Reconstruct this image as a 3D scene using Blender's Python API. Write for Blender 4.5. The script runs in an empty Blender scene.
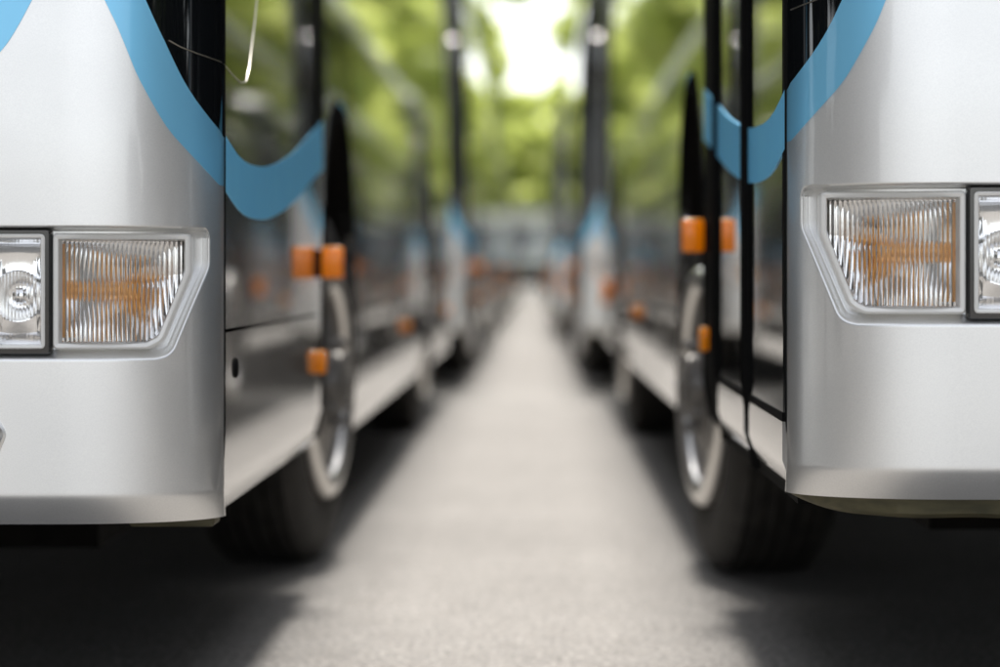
import bpy, math, random
import numpy as np
R = math.radians
random.seed(7)
SC = bpy.context.scene
COL = SC.collection

# ------------------------------------------------------------------ camera
F_PX = 2620.0
cam_d = bpy.data.cameras.new('camera')
cam = bpy.data.objects.new('camera', cam_d)
COL.objects.link(cam)
cam.location = (0, 0, 0.77)
cam.rotation_euler = (R(90), 0, 0)
cam_d.sensor_width = 36
cam_d.lens = 36 * F_PX / 1000
cam_d.shift_x = -0.036
cam_d.shift_y = -0.0585
cam_d.clip_start = 0.05
cam_d.clip_end = 2000
cam_d.dof.use_dof = True
cam_d.dof.focus_distance = 4.22
cam_d.dof.aperture_fstop = 2.0
SC.camera = cam

# ------------------------------------------------------------------ light
SUN_EL, SUN_AZ = 60, 0        # the sun stands ahead of the camera, straight down the aisle
w = bpy.data.worlds.new('World')
SC.world = w
w.use_nodes = True
nt = w.node_tree
nt.nodes.clear()
sky = nt.nodes.new('ShaderNodeTexSky')
sky.sky_type = 'NISHITA'
sky.sun_disc = False
sky.sun_elevation = R(SUN_EL)
sky.sun_rotation = R(SUN_AZ)
sky.air_density = 1.0
sky.dust_density = 1.5
sky.ozone_density = 1.0
hs = nt.nodes.new('ShaderNodeHueSaturation')
hs.inputs['Saturation'].default_value = 0.25
bg = nt.nodes.new('ShaderNodeBackground')
bg.inputs['Strength'].default_value = 0.15
wo = nt.nodes.new('ShaderNodeOutputWorld')
nt.links.new(sky.outputs[0], hs.inputs['Color'])
nt.links.new(hs.outputs[0], bg.inputs['Color'])
nt.links.new(bg.outputs[0], wo.inputs['Surface'])

sd = bpy.data.lights.new('sun', 'SUN')
sd.energy = 4.4
sd.angle = R(11.0)
sd.color = (1.0, 0.95, 0.88)
so = bpy.data.objects.new('sun', sd)
COL.objects.link(so)
so.rotation_euler = (-R(90 - SUN_EL), 0, 0)
so.location = (0, 60, 60)

SC.view_settings.view_transform = 'Standard'
SC.view_settings.look = 'None'
SC.view_settings.exposure = 1.3
SC.view_settings.gamma = 1
SC.view_settings.use_curve_mapping = False
SC.cycles.use_denoising = True
SC.cycles.max_bounces = 16
SC.cycles.glossy_bounces = 10
SC.cycles.transmission_bounces = 12
SC.cycles.diffuse_bounces = 4
SC.cycles.caustics_reflective = True
SC.cycles.caustics_refractive = True
SC.cycles.sample_clamp_indirect = 12

# ------------------------------------------------------------------ materials
def mat(name, base=(.8, .8, .8), rough=.5, metal=0.0, coat=0.0, coat_rough=.03, spec=.5, trans=0.0, ior=1.5):
    m = bpy.data.materials.new(name)
    m.use_nodes = True
    b = m.node_tree.nodes['Principled BSDF']
    b.inputs['Base Color'].default_value = (*base, 1)
    b.inputs['Roughness'].default_value = rough
    b.inputs['Metallic'].default_value = metal
    b.inputs['Coat Weight'].default_value = coat
    b.inputs['Coat Roughness'].default_value = coat_rough
    b.inputs['Specular IOR Level'].default_value = spec
    b.inputs['Transmission Weight'].default_value = trans
    b.inputs['IOR'].default_value = ior
    return m

def nodes(m):
    return m.node_tree, m.node_tree.nodes['Principled BSDF']

def noise_bump(m, scale, strength, dist=.02, detail=3, coord='Object', target='Normal', stretch=None):
    t, b = nodes(m)
    tc = t.nodes.new('ShaderNodeTexCoord')
    n = t.nodes.new('ShaderNodeTexNoise')
    n.inputs['Scale'].default_value = scale
    n.inputs['Detail'].default_value = detail
    bp = t.nodes.new('ShaderNodeBump')
    bp.inputs['Strength'].default_value = strength
    bp.inputs['Distance'].default_value = dist
    src = tc.outputs[coord]
    if stretch:
        mp = t.nodes.new('ShaderNodeMapping')
        mp.inputs['Scale'].default_value = stretch
        t.links.new(src, mp.inputs['Vector'])
        src = mp.outputs[0]
    t.links.new(src, n.inputs['Vector'])
    t.links.new(n.outputs['Fac'], bp.inputs['Height'])
    t.links.new(bp.outputs[0], b.inputs[target])
    return n

def noise_mix(m, scale, c1, c2, lo=.35, hi=.65, detail=5, stretch=None, target='Base Color'):
    t, b = nodes(m)
    tc = t.nodes.new('ShaderNodeTexCoord')
    n = t.nodes.new('ShaderNodeTexNoise')
    n.inputs['Scale'].default_value = scale
    n.inputs['Detail'].default_value = detail
    src = tc.outputs['Object']
    if stretch:
        mp = t.nodes.new('ShaderNodeMapping')
        mp.inputs['Scale'].default_value = stretch
        t.links.new(src, mp.inputs['Vector'])
        src = mp.outputs[0]
    t.links.new(src, n.inputs['Vector'])
    cr = t.nodes.new('ShaderNodeValToRGB')
    cr.color_ramp.elements[0].position = lo
    cr.color_ramp.elements[1].position = hi
    cr.color_ramp.elements[0].color = (*c1, 1)
    cr.color_ramp.elements[1].color = (*c2, 1)
    t.links.new(n.outputs['Fac'], cr.inputs['Fac'])
    t.links.new(cr.outputs['Color'], b.inputs[target])
    return cr

M = {}
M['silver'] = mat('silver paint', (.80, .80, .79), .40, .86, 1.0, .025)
noise_mix(M['silver'], 420, (.84, .84, .835), (.90, .90, .89), .3, .7, 2)      # metallic flake
noise_mix(M['silver'], 3.0, (.36,) * 3, (.44,) * 3, .3, .7, 6, target='Roughness')
noise_mix(M['silver'], 9.0, (.015,) * 3, (.09,) * 3, .45, .8, 8, target='Coat Roughness')
noise_bump(M['silver'], 5.5, .035, .01, 2, target='Coat Normal')
M['silver_shaded'] = mat('shaded copy of silver', (.36, .36, .36), .24, .9, 1.0, .02)  # front silver darkened: the aisle's shade and dark reflections put into the colour
noise_bump(M['silver_shaded'], 1.3, .12, .02, 1, stretch=(1, 1, .5))
M['blue_lit'] = mat('lit front copy of wave film', (.25, .68, 1.0), .4, .5, .6, .05)  # same wave film as the sides, a brighter copy for the lit front
M['silver_reflection'] = mat('silver with dark reflection painted in', (.05, .052, .055), .25, .3, 1.0, .03)  # silver panel coloured dark to carry the opposite bus's dark reflection
M['roof'] = mat('roof darkened for reflections', (.10, .105, .11), .4, .3, .5)  # silver roof coloured dark to dim the bright streak it mirrors opposite
M['blue'] = mat('blue vinyl film', (.26, .67, 1.0), .45, .3, 0, .03, .22)
noise_mix(M['blue'], 7, (.165, .60, .98), (.185, .64, 1.0))
M['glass'] = mat('dark tinted glass', (.006, .007, .008), .03, 0.0, 1.0, .03, .7)
noise_bump(M['glass'], .9, .05, .02, 1)
M['glass_dark'] = mat('dark driver glass', (.006, .007, .008), .03, 0.0, 0.0, .03, .4)
noise_bump(M['glass_dark'], .9, .05, .02, 1)
M['black'] = mat('black rubber', (.012, .012, .012), .8, spec=0.0)
noise_bump(M['black'], 60, .2, .004)
M['satin_black'] = mat('satin black frame', (.009, .009, .009), .6, spec=.01)
noise_bump(M['satin_black'], 40, .1, .004)
M['gloss_black'] = mat('gloss black paint', (.008, .008, .009), .12, 0, 1.0, .03)
M['under'] = mat('underbody', (.007, .0065, .006), .85, spec=.15)
noise_mix(M['under'], 14, (.004, .0035, .003), (.010, .009, .008))
M['dirty'] = mat('dirty lower lip', (.07, .065, .04), .65)
noise_mix(M['dirty'], 24, (.055, .05, .026), (.13, .115, .06), .3, .75, 6, stretch=(.6, 2, 2))
M['chrome'] = mat('chrome', (.92, .92, .92), .07, 1.0)
M['trim'] = mat('bright trim', (.42, .40, .36), .3, 1.0)
M['reflector'] = mat('lamp reflector', (.95, .95, .95), .15, 1.0)
noise_bump(M['reflector'], 42, .07, .004, 2)
M['bulb'] = mat('amber bulb', (1.0, .46, .10), .38, .6, 0, .03, .5)
M['clear_bulb'] = mat('clear bulb', (1, 1, 1), .02, 0, 0, 0, .5, 1.0, 1.5)
M['lens'] = mat('clear lens', (1, 1, 1), .015, 0, 0, 0, .5, 1.0, 1.49)
M['frame'] = mat('pale lamp frame', (.92, .91, .88), .28, 0, .6, .05)
M['tyre'] = mat('tyre rubber', (.018, .017, .016), .75)
noise_mix(M['tyre'], 18, (.012, .011, .010), (.03, .027, .024))
M['rim'] = mat('polished wheel steel', (.80, .78, .75), .3, .9)
noise_bump(M['rim'], 25, .08, .01)
M['disc'] = mat('grey wheel disc', (.26, .25, .24), .55, .7)
M['rim_dark'] = mat('wheel hole dark', (.01, .01, .01), .7)
def amber_mat():
    m = mat('amber lamp plastic', (1.0, .46, .002), .2, 0, 1.0, .03)
    t, b = nodes(m)
    tr = t.nodes.new('ShaderNodeBsdfTranslucent'); tr.inputs['Color'].default_value = (1.0, .50, .002, 1)
    mx = t.nodes.new('ShaderNodeMixShader'); mx.inputs[0].default_value = .5
    t.links.new(b.outputs[0], mx.inputs[1]); t.links.new(tr.outputs[0], mx.inputs[2])
    t.links.new(mx.outputs[0], t.nodes['Material Output'].inputs['Surface'])
    return m
M['amber'] = amber_mat()
M['tail'] = mat('red lamp plastic', (.5, .01, .01), .2, 0, 1.0)
M['mirror_glass'] = mat('mirror glass', (.9, .9, .9), .02, 1.0)

# asphalt: pale worn surface with aggregate speckle and stains
ga = mat('pale asphalt', (.33, .31, .285), .85)
t, b = nodes(ga)
tc = t.nodes.new('ShaderNodeTexCoord')
n1 = t.nodes.new('ShaderNodeTexNoise'); n1.inputs['Scale'].default_value = 1.1; n1.inputs['Detail'].default_value = 5
n2 = t.nodes.new('ShaderNodeTexNoise'); n2.inputs['Scale'].default_value = 75; n2.inputs['Detail'].default_value = 3
n3 = t.nodes.new('ShaderNodeTexVoronoi'); n3.inputs['Scale'].default_value = 48
n4 = t.nodes.new('ShaderNodeTexNoise'); n4.inputs['Scale'].default_value = 9; n4.inputs['Detail'].default_value = 4
for n in (n1, n2, n3, n4): t.links.new(tc.outputs['Object'], n.inputs['Vector'])
def ramp(src, p0, c0, p1, c1):
    r = t.nodes.new('ShaderNodeValToRGB')
    r.color_ramp.elements[0].position = p0; r.color_ramp.elements[0].color = (*c0, 1)
    r.color_ramp.elements[1].position = p1; r.color_ramp.elements[1].color = (*c1, 1)
    t.links.new(src, r.inputs['Fac']); return r.outputs['Color']
def mul(a, c, f=1.0):
    x = t.nodes.new('ShaderNodeMix'); x.data_type = 'RGBA'; x.blend_type = 'MULTIPLY'
    x.inputs['Factor'].default_value = f
    t.links.new(a, x.inputs['A']); t.links.new(c, x.inputs['B']); return x.outputs['Result']
c = ramp(n1.outputs['Fac'], .3, (.160, .153, .146), .7, (.198, .190, .182))
c = mul(c, ramp(n2.outputs['Fac'], .32, (.42, .41, .39), .68, (1.32, 1.32, 1.32)))
c = mul(c, ramp(n3.outputs['Distance'], .05, (1.22, 1.21, 1.19), .55, (.82, .82, .82)))
c = mul(c, ramp(n4.outputs['Fac'], .3, (.88, .87, .86), .6, (1.04, 1.04, 1.04)))
t.links.new(c, b.inputs['Base Color'])
bp = t.nodes.new('ShaderNodeBump'); bp.inputs['Strength'].default_value = .5; bp.inputs['Distance'].default_value = .006
t.links.new(n2.outputs['Fac'], bp.inputs['Height']); t.links.new(bp.outputs[0], b.inputs['Normal'])
M['ground'] = ga
gg = mat('verge turf', (.07, .10, .03), .9)
noise_mix(gg, 3, (.045, .07, .018), (.10, .13, .04))
M['turf'] = gg
bk = mat('bark', (.09, .07, .05), .9)
noise_mix(bk, 6, (.05, .04, .03), (.13, .11, .08), stretch=(3, 3, .6))
noise_bump(bk, 14, .6, .03, stretch=(3, 3, .5))
M['bark'] = bk

def leaf_mat(name, c_lo, c_hi, t_lo, t_hi):
    m = bpy.data.materials.new(name); m.use_nodes = True
    t = m.node_tree; t.nodes.clear()
    out = t.nodes.new('ShaderNodeOutputMaterial')
    geo = t.nodes.new('ShaderNodeNewGeometry')
    d = t.nodes.new('ShaderNodeBsdfDiffuse'); tr = t.nodes.new('ShaderNodeBsdfTranslucent')
    gl = t.nodes.new('ShaderNodeBsdfGlossy'); gl.inputs['Roughness'].default_value = .35
    def rmp(a, bb):
        r = t.nodes.new('ShaderNodeValToRGB')
        r.color_ramp.elements[0].color = (*a, 1); r.color_ramp.elements[1].color = (*bb, 1)
        t.links.new(geo.outputs['Random Per Island'], r.inputs['Fac']); return r.outputs['Color']
    t.links.new(rmp(c_lo, c_hi), d.inputs['Color']); t.links.new(rmp(t_lo, t_hi), tr.inputs['Color'])
    mx = t.nodes.new('ShaderNodeMixShader'); mx.inputs[0].default_value = .62
    t.links.new(d.outputs[0], mx.inputs[1]); t.links.new(tr.outputs[0], mx.inputs[2])
    m2 = t.nodes.new('ShaderNodeMixShader'); m2.inputs[0].default_value = .05
    t.links.new(mx.outputs[0], m2.inputs[1]); t.links.new(gl.outputs[0], m2.inputs[2])
    t.links.new(m2.outputs[0], out.inputs['Surface'])
    return m
M['leaf'] = leaf_mat('spring leaves', (.15, .21, .05), (.23, .28, .08), (.62, .72, .20), (.80, .84, .29))
M['leaf_shade'] = leaf_mat('dark leaves of added trees', (.012, .020, .008), (.03, .042, .018), (.01, .018, .005), (.02, .03, .008))  # near-black foliage for the added trees that darken the bus-corner reflections

# ------------------------------------------------------------------ mesh helpers
class MB:
    def __init__(s): s.v = []; s.f = []; s.m = []
    def add(s, verts, faces, mi=0):
        o = len(s.v)
        s.v.extend([tuple(float(q) for q in p) for p in verts])
        for f in faces:
            s.f.append(tuple(int(i) + o for i in f)); s.m.append(mi)
    def grid(s, P, mi=0, close_u=False, close_v=False, flip=False):
        """P: array [nu][nv][3]"""
        P = np.asarray(P, float); nu, nv = P.shape[:2]
        fs = []
        for i in range(nu if close_u else nu - 1):
            i2 = (i + 1) % nu
            for j in range(nv if close_v else nv - 1):
                j2 = (j + 1) % nv
                q = (i * nv + j, i2 * nv + j, i2 * nv + j2, i * nv + j2)
                fs.append(q[::-1] if flip else q)
        s.add(P.reshape(-1, 3), fs, mi)
    def solid(s, A, B, mi=0):
        """two grids of the same shape joined into a closed shell"""
        A = np.asarray(A, float); B = np.asarray(B, float); nu, nv = A.shape[:2]
        o = nu * nv
        fs = []
        for i in range(nu - 1):
            for j in range(nv - 1):
                q = (i * nv + j, (i + 1) * nv + j, (i + 1) * nv + j + 1, i * nv + j + 1)
                fs.append(q); fs.append(tuple(x + o for x in q[::-1]))
        rim = [(i, 0) for i in range(nu)] + [(nu - 1, j) for j in range(1, nv)] + [(i, nv - 1) for i in range(nu - 2, -1, -1)] + [(0, j) for j in range(nv - 2, 0, -1)]
        for k in range(len(rim)):
            a = rim[k]; c = rim[(k + 1) % len(rim)]
            ia = a[0] * nv + a[1]; ic = c[0] * nv + c[1]
            fs.append((ic, ia, ia + o, ic + o))
        s.add(np.concatenate([A.reshape(-1, 3), B.reshape(-1, 3)]), fs, mi)
    def box(s, x0, x1, y0, y1, z0, z1, mi=0, bev=0.0):
        if bev <= 0:
            v = [(x, y, z) for x in (x0, x1) for y in (y0, y1) for z in (z0, z1)]
            s.add(v, [(0, 1, 3, 2), (4, 6, 7, 5), (0, 4, 5, 1), (2, 3, 7, 6), (0, 2, 6, 4), (1, 5, 7, 3)], mi)
            return
        # rounded box: loops of a rounded rectangle stacked along z
        loops = []
        n = 4
        for dz, ins in [(0, bev)] + [(bev * (1 - math.cos(a)), bev * (1 - math.sin(a))) for a in (R(30), R(60), R(90))]:
            loops.append((z0 + dz, ins))
        loops = loops + [(z0 + z1 - z, i) for z, i in loops[::-1]]
        P = []
        for z, ins in loops:
            ring = []
            r = bev
            for cx, cy, a0 in ((x1 - r, y1 - r, 0), (x0 + r, y1 - r, 90), (x0 + r, y0 + r, 180), (x1 - r, y0 + r, 270)):
                for k in range(n):
                    a = R(a0 + 90 * k / (n - 1)); rr = max(r - ins, 1e-5)
                    ring.append((cx + rr * math.cos(a), cy + rr * math.sin(a), z))
            P.append(ring)
        nn = len(P[0])
        s.grid(P, mi, close_v=True, flip=True)
        o = len(s.v) - len(P) * nn
        s.f.append(tuple(o + i for i in range(nn))[::-1]); s.m.append(mi)
        s.f.append(tuple(o + (len(P) - 1) * nn + i for i in range(nn))); s.m.append(mi)
    def tube(s, pts, rad, n=8, mi=0, caps=True):
        pts = [np.array(p, float) for p in pts]
        rads = rad if hasattr(rad, '__len__') else [rad] * len(pts)
        P = []
        up = None
        for i, p in enumerate(pts):
            d = pts[min(i + 1, len(pts) - 1)] - pts[max(i - 1, 0)]
            d /= np.linalg.norm(d) + 1e-12
            if up is None:
                up = np.array((0, 0, 1.)) if abs(d[2]) < .9 else np.array((1., 0, 0))
            a = np.cross(d, up); a /= np.linalg.norm(a) + 1e-12
            bb = np.cross(a, d); up = bb
            P.append([p + rads[i] * (math.cos(2 * math.pi * k / n) * a + math.sin(2 * math.pi * k / n) * bb) for k in range(n)])
        s.grid(P, mi, close_v=True)
        if caps:
            o = len(s.v) - len(P) * n
            s.f.append(tuple(o + i for i in range(n))[::-1]); s.m.append(mi)
            s.f.append(tuple(o + (len(P) - 1) * n + i for i in range(n))); s.m.append(mi)
    def lathe_x(s, prof, n=48, c=(0, 0, 0), mi=0, mfun=None):
        """profile of (x, r) turned about the x axis"""
        P = []
        for k in range(n):
            a = 2 * math.pi * k / n
            P.append([(c[0] + x, c[1] + r * math.cos(a), c[2] + r * math.sin(a)) for x, r in prof])
        if mfun is None:
            s.grid(P, mi, close_u=True)
        else:
            o = len(s.v); nv = len(prof)
            s.v.extend([tuple(p) for ring in P for p in ring])
            for i in range(n):
                for j in range(nv - 1):
                    i2 = (i + 1) % n
                    s.f.append((o + i * nv + j, o + i2 * nv + j, o + i2 * nv + j + 1, o + i * nv + j + 1)); s.m.append(mfun(i, j))
    def lathe_y(s, prof, n=32, c=(0, 0, 0), mi=0):
        P = []
        for k in range(n):
            a = 2 * math.pi * k / n
            P.append([(c[0] + r * math.cos(a), c[1] + y, c[2] + r * math.sin(a)) for y, r in prof])
        s.grid(P, mi, close_u=True)
    def ellipsoid(s, c, r, nu=16, nv=10, mi=0):
        P = [[(c[0] + r[0] * math.sin(math.pi * j / nv) * math.cos(2 * math.pi * i / nu),
               c[1] + r[1] * math.sin(math.pi * j / nv) * math.sin(2 * math.pi * i / nu),
               c[2] + r[2] * math.cos(math.pi * j / nv)) for j in range(nv + 1)] for i in range(nu)]
        s.grid(P, mi, close_u=True, flip=True)
    def build(s, name, mats, parent=None, smooth=True, angle=40):
        me = bpy.data.meshes.new(name)
        me.from_pydata(s.v, [], s.f)
        if not isinstance(mats, (list, tuple)): mats = [mats]
        for m in mats: me.materials.append(m)
        if len(mats) > 1:
            me.polygons.foreach_set('material_index', s.m)
        if smooth:
            me.polygons.foreach_set('use_smooth', [True] * len(me.polygons))
            me.update()
            me.set_sharp_from_angle(angle=R(angle))
        me.update()
        o = bpy.data.objects.new(name, me)
        COL.objects.link(o)
        if parent: o.parent = parent
        return o

def tag(o, label=None, cat=None, group=None, kind=None):
    if label: o['label'] = label
    if cat: o['category'] = cat
    if group: o['group'] = group
    if kind: o['kind'] = kind
    return o

def empty(name, loc=(0, 0, 0), rz=0):
    o = bpy.data.objects.new(name, None)
    o.empty_display_size = .3
    o.location = loc; o.rotation_euler = (0, 0, rz)
    COL.objects.link(o)
    return o

def copy_tree(o, parent=None):
    c = o.copy(); COL.objects.link(c); c.parent = parent
    for ch in [x for x in o.children]: copy_tree(ch, c)
    return c

def interp(pts, q):
    """smooth (Catmull-Rom like) 1D interpolation"""
    xs = np.array([p[0] for p in pts], float); ys = np.array([p[1] for p in pts], float)
    q = np.asarray(q, float)
    d = np.gradient(ys, xs)
    i = np.clip(np.searchsorted(xs, q) - 1, 0, len(xs) - 2)
    h = xs[i + 1] - xs[i]; t = np.clip((q - xs[i]) / h, 0, 1)
    return ((2*t**3 - 3*t**2 + 1) * ys[i] + (t**3 - 2*t**2 + t) * h * d[i] + (-2*t**3 + 3*t**2) * ys[i+1] + (t**3 - t**2) * h * d[i+1])

def rounded(pts, radii, n=6):
    """2D polygon with rounded corners -> list of points"""
    out = []
    m = len(pts)
    if not hasattr(radii, '__len__'): radii = [radii] * m
    for i in range(m):
        p = np.array(pts[i], float); a = np.array(pts[i - 1], float); c = np.array(pts[(i + 1) % m], float)
        u = (a - p) / np.linalg.norm(a - p); v = (c - p) / np.linalg.norm(c - p)
        ang = math.acos(max(-1, min(1, float(u @ v))))
        dd = radii[i] / math.tan(ang / 2)
        p0 = p + u * dd; p1 = p + v * dd
        for k in range(n):
            t = k / (n - 1)
            out.append((1 - t)**2 * p0 + 2 * t * (1 - t) * p + t**2 * p1)
    return np.array(out)

def sdf(poly, X, Z):
    """signed distance to polygon, negative inside (arrays)"""
    d = np.full(X.shape, 1e9); s = np.zeros(X.shape, bool)
    n = len(poly)
    for i in range(n):
        ax, az = poly[i]; bx, bz = poly[(i + 1) % n]
        ex, ez = bx - ax, bz - az
        wx, wz = X - ax, Z - az
        t = np.clip((wx * ex + wz * ez) / (ex * ex + ez * ez + 1e-12), 0, 1)
        d = np.minimum(d, np.hypot(wx - ex * t, wz - ez * t))
        cond = (az > Z) != (bz > Z)
        with np.errstate(divide='ignore', invalid='ignore'):
            xi = ax + (Z - az) * ex / (ez if abs(ez) > 1e-12 else 1e-12)
        s ^= cond & (X < xi)
    return np.where(s, -d, d)

# ------------------------------------------------------------------ setting
mb = MB()
mb.add([(-600, -600, 0), (600, -600, 0), (600, 600, 0), (-600, 600, 0)], [(0, 1, 2, 3)])
g = mb.build('ground', M['ground'], smooth=False)
tag(g, 'pale worn asphalt of the bus yard', 'ground', kind='structure')

# ------------------------------------------------------------------ the bus (local: front at y=0, body runs to +y, driver side at +x)
HW = 1.25          # half width
LEN = 12.0
CA, CB = .25, .155  # corner: across, deep
def yfront(x):
    ax = np.abs(np.asarray(x, float))
    s = np.clip((ax - (HW - CA)) / CA, 0, 1)
    return .010 * (ax / 1.1)**2 + CB * (1 - np.sqrt(np.maximum(1 - s * s, 0)))
Y_SEAM = float(yfront(HW)) + .004
FRONT_Z = [(0, .98), (.5, .99), (.75, 1.08), (.90, 1.265), (.96, 1.36), (1.02, 1.42), (1.08, 1.345), (1.13, 1.225), (1.18, 1.125), (HW, 1.025)]
SIDE_Z = [(Y_SEAM, 1.025), (.4, .995), (.75, .99), (1.3, 1.03), (2.0, 1.125), (2.5, 1.19), (4.6, 1.50), (5.8, 1.68), (8, 1.96), (10.2, 2.2), (12, 2.32)]
zc = lambda x: interp(FRONT_Z, np.abs(x))
sz = lambda s: interp(SIDE_Z, s)
AXLES = (2.8, 8.75)
def lip(z):
    """inward tuck of the lowest edge of the skin"""
    z = np.asarray(z, float)
    return .026 * np.clip((.468 - z) / .05, 0, 1)**1.3
def tumble(z):
    z = np.asarray(z, float)
    return .035 * np.clip((z - 1.4) / 1.3, 0, 1)**2
RECESS = rounded([(.74, .911), (1.231, .911), (1.231, .845), (1.174, .699), (1.150, .694), (.74, .694)], [.01, .012, .05, .03, .03, .01], 6)
def recess(x, z):
    d = sdf(RECESS, np.abs(x), z)
    wd = np.where(z > .895, .007, .018)
    t = np.clip(-d / wd + .15, 0, 1)
    return .034 * t * t * (3 - 2 * t)

def front_pt(x, z, d=0.0):
    x = np.asarray(x, float); z = np.asarray(z, float)
    return np.stack([x - np.sign(x) * tumble(z) * (np.abs(x) / HW), yfront(x) + d + lip(z) * .9 + .055 * np.clip((z - 1.0) / 1.7, 0, 1)**1.5, z + 0 * x], -1)
def side_pt(sg, s, z, off=0.0):
    s = np.asarray(s, float); z = np.asarray(z, float)
    return np.stack([sg * (HW + off - tumble(z) - lip(z) * .8) + 0 * s, s + 0 * z, z + 0 * s], -1)

def front_columns():
    th = np.linspace(0, math.pi / 2, 130)
    cor = (HW - CA) + CA * np.sin(th)
    inner = np.concatenate([np.linspace(0, .7, 60), np.linspace(.704, HW - CA - .002, 150)])
    h = np.concatenate([inner, cor])
    return np.concatenate([-h[:0:-1], h])

def arch(s, rad=.575, top=1.245):
    out = np.zeros_like(np.asarray(s, float))
    for a in AXLES:
        q = np.abs(np.asarray(s) - a) / rad
        out = np.maximum(out, np.where(q < 1, .40 + (top - .40) * (1 - np.clip(q, 0, 1)**3.226)**.375, 0))
    return out

def side_sheet(mb, sg, s0, s1, fb, ft, nz=10, step=.06, off=0.0, thick=.02, mi=0):
    n = max(2, int((s1 - s0) / step) + 1)
    ss = np.linspace(s0, s1, n)
    extra = []
    for a in AXLES:
        for q in np.concatenate([-1 + .15 * np.linspace(0, 1, 8)**2, np.linspace(-.8, .8, 24), 1 - .15 * np.linspace(1, 0, 8)**2]):
            v = a + .575 * q
            if s0 < v < s1: extra.append(v)
    ss = np.unique(np.concatenate([ss, extra]))
    A, B = [], []
    for s in ss:
        zb = float(fb(s)); zt = float(ft(s))
        if zt < zb + .002: zt = zb + .002
        zz = np.linspace(zb, zt, nz)
        A.append(side_pt(sg, np.full(nz, s), zz, off)); B.append(side_pt(sg, np.full(nz, s), zz, off - thick))
    if sg < 0: A, B = B, A
    mb.solid(np.array(A), np.array(B), mi)

def strip_front(mb, zlo, zhi, off, x0=-HW, x1=HW, nz=8, thick=.004):
    xs = front_columns(); xs = xs[(xs >= x0 - 1e-9) & (xs <= x1 + 1e-9)]
    A, B = [], []
    for x in xs:
        zz = np.linspace(float(zlo(x)), float(zhi(x)), nz)
        A.append(front_pt(np.full(nz, x), zz, -off)); B.append(front_pt(np.full(nz, x), zz, -off + thick))
    mb.solid(np.array(A), np.array(B))

def plan_ring(x, z, d):
    """map lamp plane (x,z) with depth d behind the body surface, sign handled by caller"""
    return front_pt(x, z, d)

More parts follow.
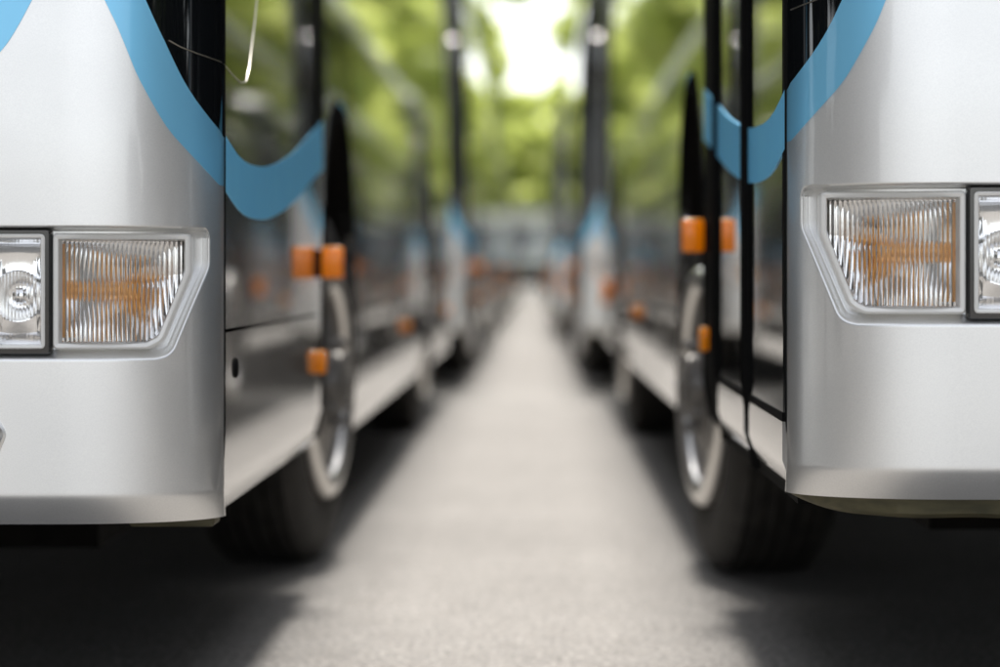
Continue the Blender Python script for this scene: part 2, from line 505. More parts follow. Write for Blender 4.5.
def make_bus():
    root = empty('bus')
    # ---- front skin (silver), with lamp recesses
    xs = front_columns()
    z1 = np.concatenate([np.linspace(.42, .475, 14), np.linspace(.485, .675, 22), np.linspace(.677, .93, 150)])
    tt = np.linspace(0, 1, 26)[1:]
    P = []
    for x in xs:
        top = float(zc(x)) + .0
        zz = np.concatenate([z1, .93 + (top - .93) * tt])
        P.append(front_pt(np.full(len(zz), x), zz, recess(np.full(len(zz), x), zz)))
    P = np.array(P)
    Bk = P + np.array((0, .055, 0)) * 1.0
    Bk[..., 0] *= .985
    mb = MB(); mb.solid(P, Bk)
    V = np.array(mb.v); fc = np.array([V[list(f)].mean(0) for f in mb.f])
    X, Z = np.abs(fc[:, 0]), fc[:, 2]
    hole = (sdf(inset(rounded(TS, [.010, .010, .03, .03, .03, .010], 7), .005), X, Z) < 0)
    for xa, xb in ((.868, .977), (.752, .861)):
        hole |= (X > xa + .004) & (X < xb - .004) & (Z > .713) & (Z < .897)
    keep = np.flatnonzero(~hole)
    mb.f = [mb.f[i] for i in keep]; mb.m = [0] * len(keep)
    mb.build('front_panel', M['silver'], root, angle=50)
    # ---- windscreen and black glazed corner
    mb = MB(); strip_front(mb, lambda x: zc(x) + .004, lambda x: 2.66, 0.0, nz=22, thick=.02)
    mb.build('windscreen', M['glass'], root)
    # fine bright joint of the glass around the corner
    for sg in (1, -1):
        mb = MB()
        pts = [front_pt(sg * x, z, -.003) for x, z in ((1.172, 1.222), (1.19, 1.212), (1.215, 1.203), (1.235, 1.197), (1.246, 1.194))]
        if sg > 0:
            pts += [side_pt(sg, s, z, .0008) for s, z in ((.18, 1.190), (.30, 1.182), (.42, 1.178), (.50, 1.186), (.55, 1.215), (.66, 1.32), (.80, 1.50), (.98, 1.85), (1.08, 2.3))]
        mb.tube([p.reshape(3) for p in pts], .0010, 6)
        mb.build('glass_trim', M['trim'], root)
    # ---- blue wave: one strip across the front, two on each side
    mb = MB(); strip_front(mb, lambda x: zc(x) - stripe_h(x), lambda x: zc(x) + stripe_h(x), .0016, nz=5, thick=.005)
    mb.build('wave_stripe', M['blue_lit'], root)
    for sg in (1, -1):
        mb = MB(); side_sheet(mb, sg, Y_SEAM, 11.9, lambda s: max(sz(s) - .046 - .02 * min(1, s / 3), arch(s) + .02), lambda s: sz(s) + .046 + .02 * min(1, s / 3), 4, .1, .0008, .0016)
        mb.build('wave_stripe', M['blue'], root)
    # ---- driver side (+x)
    G = .006
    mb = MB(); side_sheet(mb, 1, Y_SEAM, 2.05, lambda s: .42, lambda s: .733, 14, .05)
    mb.build('lower_side_panel', M['silver_shaded'], root)
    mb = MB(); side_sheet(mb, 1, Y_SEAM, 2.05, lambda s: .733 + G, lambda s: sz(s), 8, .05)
    mb.build('side_panel', M['silver_shaded'], root)
    mb = MB(); side_sheet(mb, 1, Y_SEAM, 1.93, lambda s: sz(s) + .002, lambda s: 2.62, 20, .06, .0005)
    mb.build('side_window', M['glass_dark'], root)
    mb = MB(); side_sheet(mb, 1, 1.94, 2.22, lambda s: max(sz(s) + .002, arch(s) + .03), lambda s: 2.62, 16, .05, .0005)
    mb.build('window_pillar', M['satin_black'], root)
    # lock knob
    mb = MB(); mb.lathe_x([(-.01, .018), (.002, .018), (.0045, .015), (.005, .008), (.0055, .0)], 20, (HW, .33, .668))
    mb.build('lock_knob', M['black'], root)
    # ---- door side (-x)
    door_y = [(Y_SEAM + .015, .96), (.985, 1.80)]
    for (a, c) in door_y:
        mb = MB()
        fr = .05
        for (s0, s1, f0, f1) in ((a, a + fr, .40, 2.55), (c - fr, c, .40, 2.55), (a + fr, c - fr, .40, .425), (a + fr, c - fr, .53, .545), (a + fr, c - fr, 2.48, 2.55)):
            side_sheet(mb, -1, s0, s1, lambda s, f0=f0: f0, lambda s, f1=f1: f1, 8, .08, .0002, .03)
        d = mb.build('door', M['satin_black'], root)
        mb = MB(); side_sheet(mb, -1, a + fr, c - fr, lambda s: .545, lambda s: 2.48, 16, .1, -.0012, .012)
        mb.build('door_pane', M['glass'], d)
        mb = MB(); side_sheet(mb, -1, a + fr, c - fr, lambda s: .425, lambda s: .53, 6, .1, .0, .015)
        mb.build('kick_panel', M['silver_shaded'], d)
    mb = MB(); side_sheet(mb, -1, 1.815, 2.22, lambda s: max(.42, arch(s) + .004), lambda s: 2.62, 18, .05, .0)
    mb.build('window_pillar', M['satin_black'], root)
    for y0, y1 in ((.925, 1.02), (1.78, 1.83)):
        mb = MB(); side_sheet(mb, -1, y0, y1, lambda s: .402, lambda s: 2.55, 14, .02, .006 + .002, .012)
        mb.build('door_gasket', M['black'], root)
    for sg in (1, -1):
        mb = MB(); g0, g1 = ((.010, .003) if sg < 0 else (.002, .0015))
        side_sheet(mb, sg, Y_SEAM - g0, Y_SEAM + g1, lambda s: .45, lambda s: 2.6, 20, .01, .0022, .004)
        mb.build('corner_gasket', M['black'], root)
    mb = MB(); side_sheet(mb, -1, Y_SEAM, 1.80, lambda s: 2.56, lambda s: 2.62, 3, .2, .0)
    mb.build('door_header', M['gloss_black'], root)
    # ---- rest of both sides
    for sg in (1, -1):
        if sg > 0:
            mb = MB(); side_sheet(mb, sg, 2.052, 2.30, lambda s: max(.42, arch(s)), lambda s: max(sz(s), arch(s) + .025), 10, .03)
            mb.build('side_panel', M['silver_shaded'], root)
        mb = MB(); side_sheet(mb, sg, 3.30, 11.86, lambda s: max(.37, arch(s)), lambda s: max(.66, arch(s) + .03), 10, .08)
        mb.build('skirt_panel', M['silver_shaded'], root)
        mb = MB(); side_sheet(mb, sg, 2.31, 11.86, lambda s: max(.666, arch(s) + .036), lambda s: max(1.0, arch(s) + .05), 6, .08, -.001)
        mb.build('side_panel', M['silver_reflection'], root)
        k = 0
        edges = [2.23, 3.62, 5.05, 6.48, 7.91, 9.34, 10.6, 11.86]
        for a, c in zip(edges[:-1], edges[1:]):
            mb = MB(); side_sheet(mb, sg, a + .006, c - .006, lambda s: max(1.006, arch(s) + .056), lambda s: 2.62, 14, .1, .001)
            mb.build('side_window', M['glass'], root)
        # arch lips
        for ax in AXLES:
            th = np.linspace(0, math.pi, 49)
            k1 = [(ax - .575 * math.copysign(abs(math.cos(a))**.62, math.cos(a)), .40 + .845 * max(0, math.sin(a))**.75) for a in th]
            k2 = [(ax - .625 * math.copysign(abs(math.cos(a))**.62, math.cos(a)), .40 + .89 * max(0, math.sin(a))**.75) for a in th]
            zmin = .43
            A, B = [], []
            for (s1, z1), (s2, z2) in zip(k1, k2):
                r = [side_pt(sg, s1 + (s2 - s1) * u, max(zmin, z1 + (z2 - z1) * u), .0035 - .002 * u).reshape(3) for u in (0, .35, .7, 1)]
                A.append(r); B.append([p - np.array((sg * .022, 0, 0)) for p in r])
            mb = MB(); mb.solid(A, B)
            mb.build('arch_trim', M['black'], root)
            pts = [side_pt(sg, s1, max(.42, z1), -.004).reshape(3) for s1, z1 in k1]
            # dark liner of the wheel well
            A = [[(sg * (HW - .02 - xx), p[1], p[2] + .006) for xx in np.linspace(0, .5, 4)] for p in pts]
            mb = MB(); mb.grid(A)
            mb.build('wheel_well', M['under'], root)
    # ---- rear panel
    xs2 = np.linspace(-HW, HW, 30)
    A, B = [], []
    for x in xs2:
        zz = np.linspace(.42, 2.7, 20)
        yy = 11.87 + .13 * math.sqrt(max(0, 1 - (abs(x) / HW)**6))
        A.append([(x, yy, z) for z in zz]); B.append([(x * .99, yy - .03, z) for z in zz])
    mb = MB(); mb.solid(B, A); rp = mb.build('rear_panel', M['silver'], root)
    mb = MB(); mb.box(-.95, .95, 11.985, 12.01, 1.5, 2.4, 0, .01); mb.build('rear_window', M['glass'], rp)
    for sg in (1, -1):
        mb = MB(); mb.box(sg * 1.05 - .06, sg * 1.05 + .06, 11.96, 12.012, .8, 1.15, 0, .015); mb.build('tail_lamp', M['tail'], rp)
    # ---- roof: rounded lid following the plan outline
    front = [(x, float(yfront(x)) + .055) for x in np.concatenate([np.linspace(0, HW - CA, 12), HW - CA + CA * np.sin(np.linspace(.15, math.pi / 2, 10))])]
    half = front + [(HW, y) for y in np.linspace(.4, 11.7, 14)] + [(HW * .98, 11.9), (HW * .9, 11.98)] + [(x, 12.0) for x in np.linspace(.9, 0, 8)]
    ring = half + [(-x, y) for x, y in half[-2:0:-1]]
    loops = []
    for z, ins in ((2.61, .033), (2.66, .033), (2.74, .036), (2.82, .05), (2.90, .085), (2.96, .15), (3.0, .25), (3.02, .45), (3.025, .8)):
        loops.append([(x * (1 - ins / HW), 6 + (y - 6) * (1 - ins / 6.0) if z > 2.7 else y + (.0 if y > 1 else .01), z) for x, y in ring])
    mb = MB(); mb.grid(loops, close_v=True, flip=True)
    n = len(ring); o = len(mb.v) - n
    mb.f.append(tuple(o + i for i in range(n))); mb.m.append(0)
    rf = mb.build('roof', M['roof'], root)
    for y0, y1, zt in ((3.0, 5.4, 3.22), (8.4, 10.6, 3.26)):
        mb = MB(); mb.box(-.8, .8, y0, y1, 3.028, zt, 0, .05)
        mb.build('roof_unit', M['silver'], rf)
    # ---- underbody
    mb = MB()
    mb.box(-.74, .74, .30, 11.8, .44, 1.3)
    mb.box(-.88, .88, 1.1, 2.0, .27, .50); mb.box(-.73, .73, 2.0, 3.47, .28, .45); mb.box(-.90, .90, 3.47, 8.08, .29, .45)
    mb.box(-1.20, 1.20, .22, 2.12, .47, .95); mb.box(-1.20, 1.20, 3.46, 8.09, .40, .95); mb.box(-1.20, 1.20, 9.41, 11.83, .40, .95)
    mb.box(-1.185, 1.185, .28, 11.8, 1.33, 2.58)
    mb.box(-.72, .72, 2.72, 2.88, .25, .299); mb.box(-.72, .72, 8.67, 8.83, .25, .299)
    mb.build('underbody', M['under'], root)
    # dirty inner lip under the bumper on the door side
    mb = MB()
    xs = np.linspace(-1.24, .2, 120)
    A, B = [], []
    for x in xs:
        zz = np.array([.389, .396, .42, .46]); dd = np.array([.058, .048, .042, .040])
        zz = zz + .002 * math.sin(x * 9) + .0015 * math.sin(x * 31)
        zz[:3] += .026 * np.clip((abs(x) - 1.14) / .10, 0, 1)**2; zz[2] = min(zz[2], .44)
        p = front_pt(np.full(4, x), np.full(4, .6), dd); p[:, 2] = zz
        q = p.copy(); q[:, 1] += .012
        A.append(p); B.append(q)
    mb.solid(A, B); mb.build('bumper_lip', M['dirty'], root)
    mb = MB(); mb.box(1.09, 1.235, .15, .24, .404, .428, 0, .006)
    mb.build('bumper_bracket', M['dirty'], root)
    # ---- lamps
    for sg in (1, -1):
        make_turn_signal(root, sg)
        make_headlight(root, sg, .868, .977)
        make_headlight(root, sg, .752, .861)
        make_fog_lamp(root, sg)
        # amber lamp boxes ahead of the wheel
        mb = MB()
        y0 = 2.06
        a, c = sorted((sg * (HW + .011), sg * (HW + .060)))
        mb.box(a, c, y0, y0 + .075, .824, .901, 0, .005)
        bx = mb.build('side_repeater', M['amber'], root)
        mb = MB(); a, c = sorted((sg * (HW - .004), sg * (HW + .0105))); mb.box(a, c, y0 + .01, y0 + .065, .825, .895, 0, .008)
        mb.build('lamp_mount', M['black'], bx)
        mb = MB(); a, c = sorted((sg * (HW - .002), sg * (HW + .022))); mb.box(a, c, y0 + .0, y0 + .04, .592, .648, 0, .008)
        mb.build('side_marker', M['amber'], root)
        for y in (6.3, 11.2):
            mb = MB(); a, c = sorted((sg * (HW - .002), sg * (HW + .022))); mb.box(a, c, y, y + .09, .60, .65, 0, .008)
            mb.build('side_marker', M['amber'], root)
    mb = MB(); mb.box(-(HW + .06), -(HW + .010), 9.48, 9.56, .66, .745, 0, .010)
    bx = mb.build('side_repeater', M['amber'], root)
    mb = MB(); mb.box(-(HW + .0095), -(HW - .004), 9.49, 9.55, .67, .735); mb.build('lamp_mount', M['black'], bx)
    # ---- wheels
    for ax in AXLES:
        for sg in (1, -1):
            make_wheel(root, sg, ax)
    # ---- mirrors
    for sg in (1, -1):
        mb = MB()
        mb.tube([(sg * .96, .10, 2.68), (sg * 1.02, -.10, 2.72), (sg * 1.09, -.24, 2.68), (sg * 1.12, -.27, 2.55), (sg * 1.12, -.27, 2.33)], .018, 8)
        ar = mb.build('mirror_arm', M['black'], root)
        mb = MB(); a, c = sorted((sg * 1.03, sg * 1.21)); mb.box(a, c, -.32, -.22, 2.02, 2.36, 0, .04)
        mh = mb.build('mirror_housing', M['gloss_black'], ar)
        mb = MB(); a, c = sorted((sg * 1.05, sg * 1.19)); mb.box(a, c, -.219, -.214, 2.06, 2.32); mb.build('mirror_glass', M['mirror_glass'], mh)
    # wipers parked on the windscreen
    mb = MB()
    for sx in (-1, 1):
        pts = [front_pt(sx * x, z, -.035).reshape(3) for x, z in ((.10, 1.12), (.30, 1.40), (.45, 1.75), (.55, 2.1))]
        mb.tube(pts, .009, 6)
    mb.build('wiper', M['black'], root)
    return root

def stripe_h(x):
    """half height (in z) of a band of constant width round the front wave"""
    e = .004
    sl = (float(zc(abs(x) + e)) - float(zc(max(abs(x) - e, 0)))) / (2 * e)
    sl = min(abs(sl), 1.9)
    sl *= 1 - .55 * max(0, (abs(x) - 1.12) / .13)
    return .034 * math.sqrt(1 + sl * sl) + .006

def ring_loops(mb, loops, sg, mi=0, close_end=False):
    """loops: list of (poly Nx2, depth); lofted between them"""
    P = []
    for poly, d in loops:
        dd = np.full(len(poly), d) if not hasattr(d, '__len__') else d
        p = front_pt(poly[:, 0], poly[:, 1], dd); p[:, 0] *= sg
        P.append(p)
    mb.grid(P, mi, close_v=True, flip=sg > 0)

def inset(poly, amt):
    n = len(poly); out = []
    for i in range(n):
        a = poly[i - 1]; p = poly[i]; c = poly[(i + 1) % n]
        e = (c - a); L = np.linalg.norm(e) + 1e-12
        nrm = np.array((-e[1], e[0])) / L
        out.append(p + nrm * amt)
    out = np.array(out)
    cen = poly.mean(0)
    if np.linalg.norm(out - cen, axis=1).mean() > np.linalg.norm(poly - cen, axis=1).mean():
        out = 2 * poly - out
    return out

TS = [(.985, .901), (1.206, .901), (1.206, .836), (1.163, .722), (1.140, .709), (.985, .709)]
def make_turn_signal(root, sg):
    o0 = rounded(TS, [.010, .010, .03, .03, .03, .010], 7)
    i1 = inset(o0, .004); i2 = inset(o0, .0095); i3 = inset(o0, .0125)
    mb = MB()
    ring_loops(mb, [(o0, .040), (o0, .012), (inset(o0, .002), .006), (i1, .004), (i2, .006), (i3, .012), (i3, .030)], sg)
    fr = mb.build('turn_signal', M['frame'], root)
    # reflector bowl
    cx, cz = 1.085, .806
    cen = np.array((cx, cz))
    P = []
    for t in (1.0, .96, .92, .86, .79, .71, .62, .52, .42, .32, .22, .12, .05):
        q = cen + (i3 - cen) * t
        lift = yfront(q[:, 0]) * t**3
        # two shallow horizontal lobes stacked one above the other
        vz = (q[:, 1] - cz) / .09
        dd = .030 + .088 * (1 - t**2) + .006 * np.cos(vz * math.pi * 2) * (1 - t)
        P.append(np.stack([sg * q[:, 0], dd + lift + .010, q[:, 1]], -1))
    mb = MB(); mb.grid(P, close_v=True, flip=sg > 0)
    mb.build('reflector', M['reflector'], fr)
    mb = MB()
    mb.ellipsoid((sg * cx, .098, cz), (.020, .030, .017), 18, 12)
    mb.build('bulb', M['bulb'], fr)
    # amber inner screen on the inboard side
    mb = MB()
    xs = np.linspace(.9985, 1.008, 4); A, B = [], []
    for x in xs:
        zz = np.linspace(.728, .884, 8)
        q = front_pt(np.full(8, x), zz, np.full(8, .034 + (x - 1.0) * 1.2)); q[:, 0] *= sg
        A.append(q); r = q.copy(); r[:, 1] += .003; B.append(r)
    mb.solid(A, B); mb.build('amber_screen', M['bulb'], fr)
    # ribbed lens
    poly = i2
    x0, x1 = poly[:, 0].min() + .0004, poly[:, 0].max() - .0004
    ribs = 29; per = 8; n = ribs * per + 1
    A, B = [], []
    for k in range(n):
        x = x0 + (x1 - x0) * k / (n - 1)
        lo, hi = span(poly, x)
        zz = np.linspace(lo, hi, 10)
        u = abs(math.sin(math.pi * ribs * k / (n - 1)))
        a = front_pt(np.full(10, x), zz, np.full(10, .0085)); bk = front_pt(np.full(10, x), zz, np.full(10, .0125 + .0016 * u))
        a[:, 0] *= sg; bk[:, 0] *= sg
        A.append(a); B.append(bk)
    mb = MB()
    if sg > 0: mb.solid(A, B)
    else: mb.solid(A[::-1], B[::-1])
    mb.build('lens', M['lens'], fr, angle=60)

def span(poly, x):
    zs = []
    n = len(poly)
    for i in range(n):
        a, c = poly[i], poly[(i + 1) % n]
        if (a[0] - x) * (c[0] - x) <= 0 and abs(a[0] - c[0]) > 1e-9:
            zs.append(a[1] + (x - a[0]) * (c[1] - a[1]) / (c[0] - a[0]))
    return min(zs), max(zs)

def make_headlight(root, sg, xa, xb):
    sq = [(xa, .903), (xb, .903), (xb, .707), (xa, .707)]
    o0 = rounded(sq, .012, 7)
    mb = MB()
    out = rounded([(xa - .0035, .9085), (xb + .0055, .9085), (xb + .0055, .700), (xa - .0035, .700)], .008, 7)
    ring_loops(mb, [(out, .040), (out, .010), (inset(out, .003), .006), (inset(o0, .004), .006), (inset(o0, .008), .014), (inset(o0, .008), .034)], sg)
    # black filler between headlight and turn signal frame
    fr = mb.build('headlight', M['gloss_black'], root)
    r1 = resample(inset(o0, .009))
    # pale inner rim
    mb = MB(); ring_loops(mb, [(inset(o0, .0035), .0055), (inset(o0, .0055), .003), (inset(o0, .0095), .004), (inset(o0, .011), .009)], sg)
    mb.build('bezel', M['frame'], fr)
    cx, cz = (xa + xb) / 2, .797
    # align start angles
    ang = np.arctan2(r1[:, 1] - cz, r1[:, 0] - cx)
    circ = np.array([(cx + .043 * math.cos(a), cz + .043 * math.sin(a)) for a in ang])
    loops = [(r1, .016), (.85 * r1 + .15 * circ, .034), (.5 * r1 + .5 * circ, .044), (circ, .040), (cx_s(circ, cx, cz, .96), .036), (cx_s(circ, cx, cz, .93), .040)]
    for t in (.9, .78, .64, .5, .36, .22, .1):
        loops.append((cx_s(circ, cx, cz, t), .040 + .045 * (1 - t * t)))
    mb = MB(); ring_loops(mb, loops, sg)
    mb.build('reflector', M['reflector'], fr)
    p = front_pt(np.array([cx]), np.array([cz]), np.array([.0]))[0]
    mb = MB(); mb.lathe_y([(.050, 0.0), (.051, .010), (.055, .014), (.062, .012), (.085, .008)], 24, (sg * cx, float(p[1]), cz))
    mb.build('bulb_shield', M['chrome'], fr)
    poly = inset(o0, .006)
    x0, x1 = poly[:, 0].min() + .0004, poly[:, 0].max() - .0004
    ribs = 17; per = 8; n = ribs * per + 1
    A, B = [], []
    for k in range(n):
        x = x0 + (x1 - x0) * k / (n - 1); lo, hi = span(poly, x); zz = np.linspace(lo, hi, 8)
        u = abs(math.sin(math.pi * ribs * k / (n - 1)))
        a = front_pt(np.full(8, x), zz, np.full(8, .0065)); bk = front_pt(np.full(8, x), zz, np.full(8, .0105 + .0003 * u))
        a[:, 0] *= sg; bk[:, 0] *= sg
        A.append(a); B.append(bk)
    mb = MB()
    if sg > 0: mb.solid(A, B)
    else: mb.solid(A[::-1], B[::-1])
    mb.build('lens', M['lens'], fr, angle=60)

def resample(poly, n=120):
    p = np.vstack([poly, poly[:1]]); L = np.concatenate([[0], np.cumsum(np.linalg.norm(np.diff(p, axis=0), axis=1))])
    q = np.linspace(0, L[-1], n, endpoint=False)
    return np.stack([np.interp(q, L, p[:, 0]), np.interp(q, L, p[:, 1])], 1)

def cx_s(c, cx, cz, t):
    q = np.array((cx, cz)); return q + (c - q) * t

def make_fog_lamp(root, sg):
    pts = [(.80, .60), (.892, .605), (.913, .572), (.885, .505), (.80, .500)]
    o0 = rounded(pts, [.02, .025, .02, .02, .02], 7)
    mb = MB()
    ring_loops(mb, [(o0, .004), (inset(o0, -.0), -.003), (inset(o0, .004), -.005), (inset(o0, .010), -.001), (inset(o0, .018), .0005), (inset(o0, .020), .0035)], sg)
    f = mb.build('fog_lamp', M['silver'], root)
    cx, cz = .845, .553
    p = front_pt(np.array([cx]), np.array([cz]), np.array([.0]))[0]
    mb = MB(); mb.lathe_y([(.002, .048), (-.004, .046), (-.005, .040), (-.002, .036), (-.006, .02), (-.007, 0)], 28, (sg * cx, float(p[1]), cz))
    mb.build('fog_lens', M['gloss_black'], f)

def make_wheel(root, sg, ax):
    """tyre mesh about x, outer face towards sg"""
    W2, RO = .14, .48
    prof = [(-W2 + .02, .30), (-W2, .33), (-W2 - .005, .40), (-W2 + .01, .455), (-W2 + .035, .476)]
    tread = []
    for k in range(5):
        a = -W2 + .04 + k * .0405
        tread += [(a, .48), (a + .032, .48), (a + .033, .468), (a + .039, .468)]
    prof += tread + [(W2 - .035, .476), (W2 - .01, .455), (W2 + .005, .40), (W2, .33), (W2 - .02, .30)]
    mb = MB(); mb.lathe_x([(sg * x, r) for x, r in prof], 64)
    wz = empty_mesh = mb.build('wheel', M['tyre'], root)
    wz.location = (sg * (HW - .04 - W2), ax, .48)
    # rim: polished lip, dished disc with oval holes
    prof = [(W2 - .04, .300), (W2 + .006, .312)] + [(W2 + .008 + .026 * math.sin(a), .280 + .032 * math.cos(a)) for a in np.linspace(0, math.pi, 10)] + [(W2 - .012, .244), (W2 - .004, .232), (W2 + .006, .170), (W2 + .020, .150), (W2 + .026, .12), (W2 + .026, .0)]
    hj = 12
    def mf(i, j):
        return 1 if (j == hj and (i % 8) in (1, 2, 3, 4, 5)) else (2 if j > 10 else 0)
    mb = MB(); mb.lathe_x([(sg * x, r) for x, r in prof], 80, mfun=mf)
    rim = mb.build('rim', [M['rim'], M['rim_dark'], M['disc']], wz)
    mb = MB(); mb.lathe_x([(sg * x, r) for x, r in [(W2 + .026, .085), (W2 + .05, .08), (W2 + .058, .06), (W2 + .059, 0)]], 32)
    for k in range(10):
        a = 2 * math.pi * k / 10
        mb.lathe_x([(sg * (W2 + .026), .014), (sg * (W2 + .056), .013), (sg * (W2 + .058), 0)], 6, (0, .112 * math.cos(a), .112 * math.sin(a)))
    mb.build('hub', M['disc'], wz)
    if ax == AXLES[0]:
        wz.rotation_euler = (0, 0, 0)
    return wz

bus = make_bus()
def place_bus(o, x, y, label, drop=0.0, rz=0.0, steer=0.0):
    o.location = (x, y, 0); o.rotation_euler = (0, 0, rz)
    tag(o, label, 'bus', 'silver buses parked in two facing rows')
    for ch in o.children:
        if ch.name.split('.')[0] == 'wheel':
            if abs(ch.location.y - AXLES[0]) < .1:
                # both rows are parked with the near wheel face turned slightly towards the aisle mouth
                ch.rotation_euler.z = steer
        else:
            ch.location.z = -drop

xl = -.532 - HW
xr = .403 + HW
ORD = ['', 'second', 'third', 'fourth', 'fifth', 'sixth']
left = [(0, 4.30, .062), (.07, 17.6, .03), (.03, 31.0, .03), (.02, 44.4, .03), (-.02, 57.8, .03), (.0, 71.0, .03)]
right = [(0, 4.05, 0), (-.10, 17.3, .03), (-.18, 30.6, .03), (-.10, 44.0, .03), (-.12, 57.4, .03), (-.08, 70.8, .03)]
first = True
for side, rows, x0 in (('left', left, xl), ('right', right, xr)):
    for k, (dx, y, drop) in enumerate(rows):
        o = bus if first else copy_tree(bus)
        first = False
        if k == 0:
            lab = ('silver bus at the mouth of the aisle, sitting lower, lock knob on its side panel' if side == 'left'
                   else 'silver bus at the mouth of the aisle, double door beside its front corner')
        else:
            lab = f'silver bus, {ORD[k]} along the row on the {"driver-window" if side == "left" else "double-door"} side of the aisle'
        s = R(-6) if side == 'left' else R(6)
        place_bus(o, x0 + dx, y, lab, drop, 0, s)

# ------------------------------------------------------------------ white van across the far end
def make_van():
    root = empty('van', (.1, 90, 0)); root.scale = (1.12,) * 3
    prof = [(0, .32), (-.02, .75), (.10, 1.12), (.95, 1.30), (1.65, 2.25), (1.95, 2.52), (2.6, 2.62), (5.6, 2.60), (5.75, 2.4), (5.8, .4)]
    A = []
    for y, z in prof:
        w = .98 - .10 * max(0, (z - 1.2) / 1.4)
        A.append([(-w, y + .06, z), (-w * .85, y, z + .015), (0, y - .03, z + .02), (w * .85, y, z + .015), (w, y + .06, z)])
    mb = MB(); mb.grid(A)
    for sg in (1, -1):
        i = 0 if sg < 0 else 4
        pts = [A[k][i] for k in range(len(A))]
        n = len(pts); mb.add(pts, [tuple(range(n)) if sg > 0 else tuple(range(n))[::-1]])
    mb.add([A[0][0], A[0][4], A[-1][4], A[-1][0]], [(0, 1, 2, 3)])
    mb.build('body', M['van_dark'], root, angle=30)
    mb = MB(); mb.box(-.80, .80, 1.95, 5.6, 2.58, 2.70, 0, .05); mb.box(-.86, .86, 1.60, 1.95, 2.30, 2.66, 0, .06)
    mb.build('roof_box', M['van_white'], root)
    mb = MB()
    mb.add([(-.80, 1.0 - .012, 1.345), (.80, 1.0 - .012, 1.345), (.72, 1.62 - .012, 2.20), (-.72, 1.62 - .012, 2.20)], [(0, 1, 2, 3)])
    mb.add([(-.80, 1.0 - .035, 1.36), (.80, 1.0 - .035, 1.36), (.72, 1.62 - .035, 2.215), (-.72, 1.62 - .035, 2.215)], [(0, 1, 2, 3)])
    mb.build('windscreen', M['glass'], root, smooth=False)
    mb = MB(); mb.box(-.55, .55, -.07, -.035, .78, 1.0, 0, .012); mb.build('grille', M['black'], root)
    mb = MB(); mb.box(-.97, .97, -.10, .02, .36, .66, 0, .03); mb.build('bumper', M['black'], root)
    for sg in (1, -1):
        a, c = sorted((sg * .60, sg * .90)); mb = MB(); mb.box(a, c, -.06, .06, .82, 1.05, 0, .02); mb.build('headlight', M['chrome'], root)
        a, c = sorted((sg * .99, sg * 1.18)); mb = MB(); mb.box(a, c, 1.0, 1.12, 1.35, 1.68, 0, .03); mb.build('door_mirror', M['black'], root)
        for y in (.95, 4.6):
            mb = MB(); mb.lathe_x([(sg * .70, .0), (sg * .70, .30), (sg * .73, .34), (sg * .88, .34), (sg * .92, .30), (sg * .92, .2), (sg * .90, .18), (sg * .90, 0)], 32, (0, y, .34))
            mb.build('wheel', M['tyre'], root)
    tag(root, 'pale grey van with a white roof closing the far end of the aisle', 'van')
M['van_dark'] = mat('pale grey van paint', (.32, .34, .34), .25, 0, 1.0)
M['van_white'] = mat('white van paint', (.78, .78, .75), .3, 0, 1.0)
make_van()

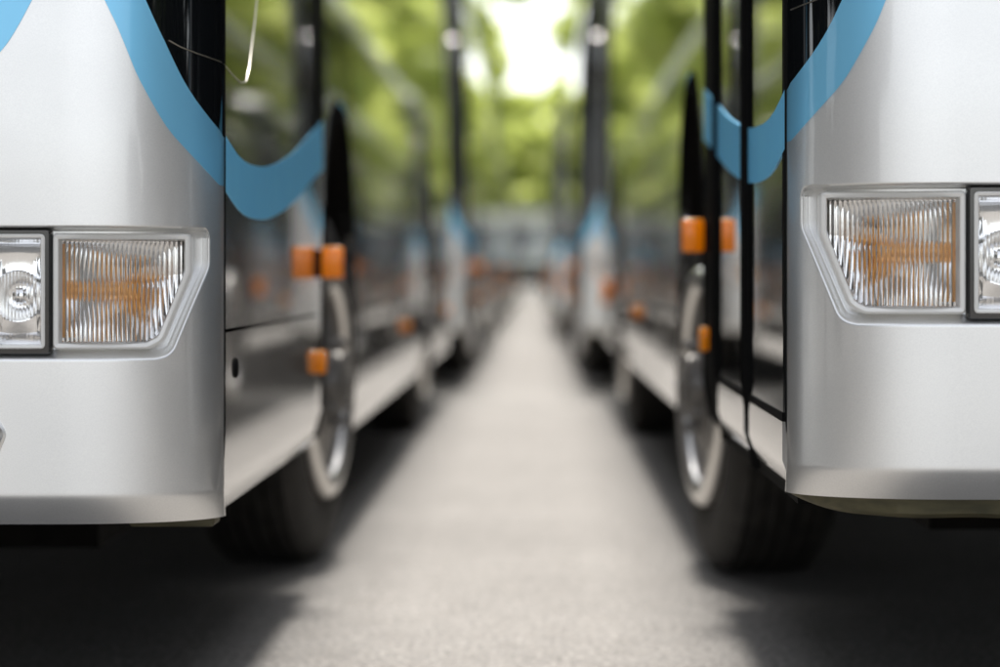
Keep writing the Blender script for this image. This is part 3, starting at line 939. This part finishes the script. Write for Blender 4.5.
# ------------------------------------------------------------------ trees
def tree_mesh(seed, H, crown_r, crown_lo, nleaf, leaf):
    rnd = random.Random(seed)
    tr = MB()
    def limb(p0, p1, r0, r1, n=6, bend=.15):
        p0 = np.array(p0); p1 = np.array(p1); L = np.linalg.norm(p1 - p0)
        off = np.array([rnd.uniform(-1, 1) * bend * L for _ in range(3)])
        pts = [p0 + (p1 - p0) * t + off * math.sin(math.pi * t) * .5 for t in np.linspace(0, 1, n)]
        tr.tube(pts, list(np.linspace(r0, r1, n)), 8)
        return pts
    main = limb((0, 0, -.1), (rnd.uniform(-.3, .3), rnd.uniform(-.3, .3), H * .8), .24, .06, 8, .05)
    tips = []
    for k in range(11):
        i = rnd.randint(2, 6); p = main[i]
        a = k * 2.4 + rnd.uniform(-.4, .4)
        L = crown_r * rnd.uniform(.55, .95) * (1 - .35 * (i - 2) / 5)
        q = p + np.array((math.cos(a) * L, math.sin(a) * L, rnd.uniform(.25, .7) * L))
        limb(p, q, .09, .025); tips.append(q)
    tips.append(main[-1])
    # leaf clumps round the limb ends
    cl = []
    hz = (H - crown_lo) / 2; cz = crown_lo + hz
    for q in tips:
        for _ in range(3):
            cl.append((q + np.array([rnd.gauss(0, .7), rnd.gauss(0, .7), rnd.gauss(0, .5)]), rnd.uniform(.7, 1.3)))
    for _ in range(34):
        a = rnd.uniform(0, 2 * math.pi); ph = math.acos(rnd.uniform(-1, 1)); rr = rnd.uniform(.6, 1.0)
        cl.append((np.array((math.cos(a) * math.sin(ph) * crown_r * rr, math.sin(a) * math.sin(ph) * crown_r * rr, cz + math.cos(ph) * hz * rr)), rnd.uniform(.55, 1.2)))
    rs = np.random.RandomState(seed)
    wts = np.array([c[1]**2 for c in cl]); wts /= wts.sum()
    idx = rs.choice(len(cl), nleaf, p=wts)
    cen = np.array([c[0] for c in cl])[idx]; rad = np.array([c[1] for c in cl])[idx]
    d = rs.normal(size=(nleaf, 3)); d /= np.linalg.norm(d, axis=1)[:, None]
    pos = cen + d * (rad * rs.uniform(.25, 1, nleaf)**.6)[:, None] * np.array((1, 1, .7))
    u = rs.normal(size=(nleaf, 3)); u[:, 2] *= .5; u /= np.linalg.norm(u, axis=1)[:, None]
    v = np.cross(u, rs.normal(size=(nleaf, 3))); v /= np.linalg.norm(v, axis=1)[:, None]
    s = leaf * rs.uniform(.6, 1.3, nleaf)[:, None]
    nrm = np.cross(u, v)
    V = np.stack([pos - u * s, pos - v * s * .5 + nrm * s * .12, pos + u * s, pos + v * s * .5 + nrm * s * .12], 1).reshape(-1, 3)
    F = np.arange(nleaf * 4).reshape(-1, 4)
    return tr, V, F

def make_tree(seed, H, crown_r, crown_lo, nleaf, leaf, lm='leaf'):
    root = empty('tree')
    tr, V, F = tree_mesh(seed, H, crown_r, crown_lo, nleaf, leaf)
    tr.build('trunk', M['bark'], root)
    me = bpy.data.meshes.new('crown'); me.from_pydata(V.tolist(), [], F.tolist()); me.materials.append(M[lm]); me.update()
    o = bpy.data.objects.new('crown', me); COL.objects.link(o); o.parent = root
    return root

kinds = [make_tree(3, 12.5, 3.9, 3.2, 11500, .25), make_tree(11, 11.0, 3.4, 2.6, 10500, .25), make_tree(29, 14.0, 4.3, 3.6, 13000, .25), make_tree(41, 8.5, 4.2, .3, 22000, .24, 'leaf_shade')]
used = [False] * 4
def tree(kind, x, y, rz, sc, label, group):
    o = kinds[kind] if not used[kind] else copy_tree(kinds[kind])
    used[kind] = True
    o.location = (x, y, 0); o.rotation_euler = (0, 0, rz); o.scale = (sc, sc, sc)
    tag(o, label, 'tree', group)

G1 = 'trees lining the bus yard'
N = ['first', 'second', 'third', 'fourth', 'fifth', 'sixth', 'seventh', 'eighth', 'ninth', 'tenth']
rt = random.Random(5)
Lrow = [(-9.0, 8), (-8.6, 17), (-8.2, 26), (-6.0, 36), (-5.5, 47), (-4.9, 58), (-5.1, 70), (-4.8, 82), (-4.9, 95)]
Rrow = [(9.2, 9), (8.8, 18), (8.2, 27), (6.0, 37), (5.6, 48), (5.1, 59), (4.6, 71), (4.9, 83), (4.5, 96)]
for k, (x, y) in enumerate(Lrow):
    tree(k % 3, x, y, rt.uniform(0, 6), rt.uniform(.95, 1.1), f'leafy green tree behind the row of driver-window buses, {N[k]} from the yard mouth', G1)
for k, (x, y) in enumerate(Rrow):
    tree((k + 1) % 3, x, y, rt.uniform(0, 6), rt.uniform(.95, 1.1), f'leafy green tree behind the row of double-door buses, {N[k]} from the yard mouth', G1)
G2 = 'trees closing the view beyond the van'
for k, (x, y, sc) in enumerate([(-6.0, 112, .85), (-1.6, 120, .80), (2.6, 117, .72), (6.5, 112, .9), (-10, 126, 1.0), (10.5, 125, 1.0), (.4, 132, .90)]):
    tree(k % 3, x, y, rt.uniform(0, 6), sc, f'yellow-green tree beyond the pale grey van, {N[k]} of the clump closing the aisle', G2)
G3 = 'unseen dark trees added on both flanks'  # added out of view as something dark for the bus corners to mirror
for k, (x, y, sc) in enumerate([(-9.5, 1.0, 1.0), (-10.5, -6.5, 1.05), (-13, -14, 1.1), (9.5, 1.0, 1.0), (10.5, -6.5, 1.05), (13, -14, 1.1)]):
    tree(3, x, y, rt.uniform(0, 6), sc, f'added unseen dark bushy tree that darkens the bus corners, {N[k % 3]} along the {"driver-window" if x < 0 else "double-door"} flank', G3)
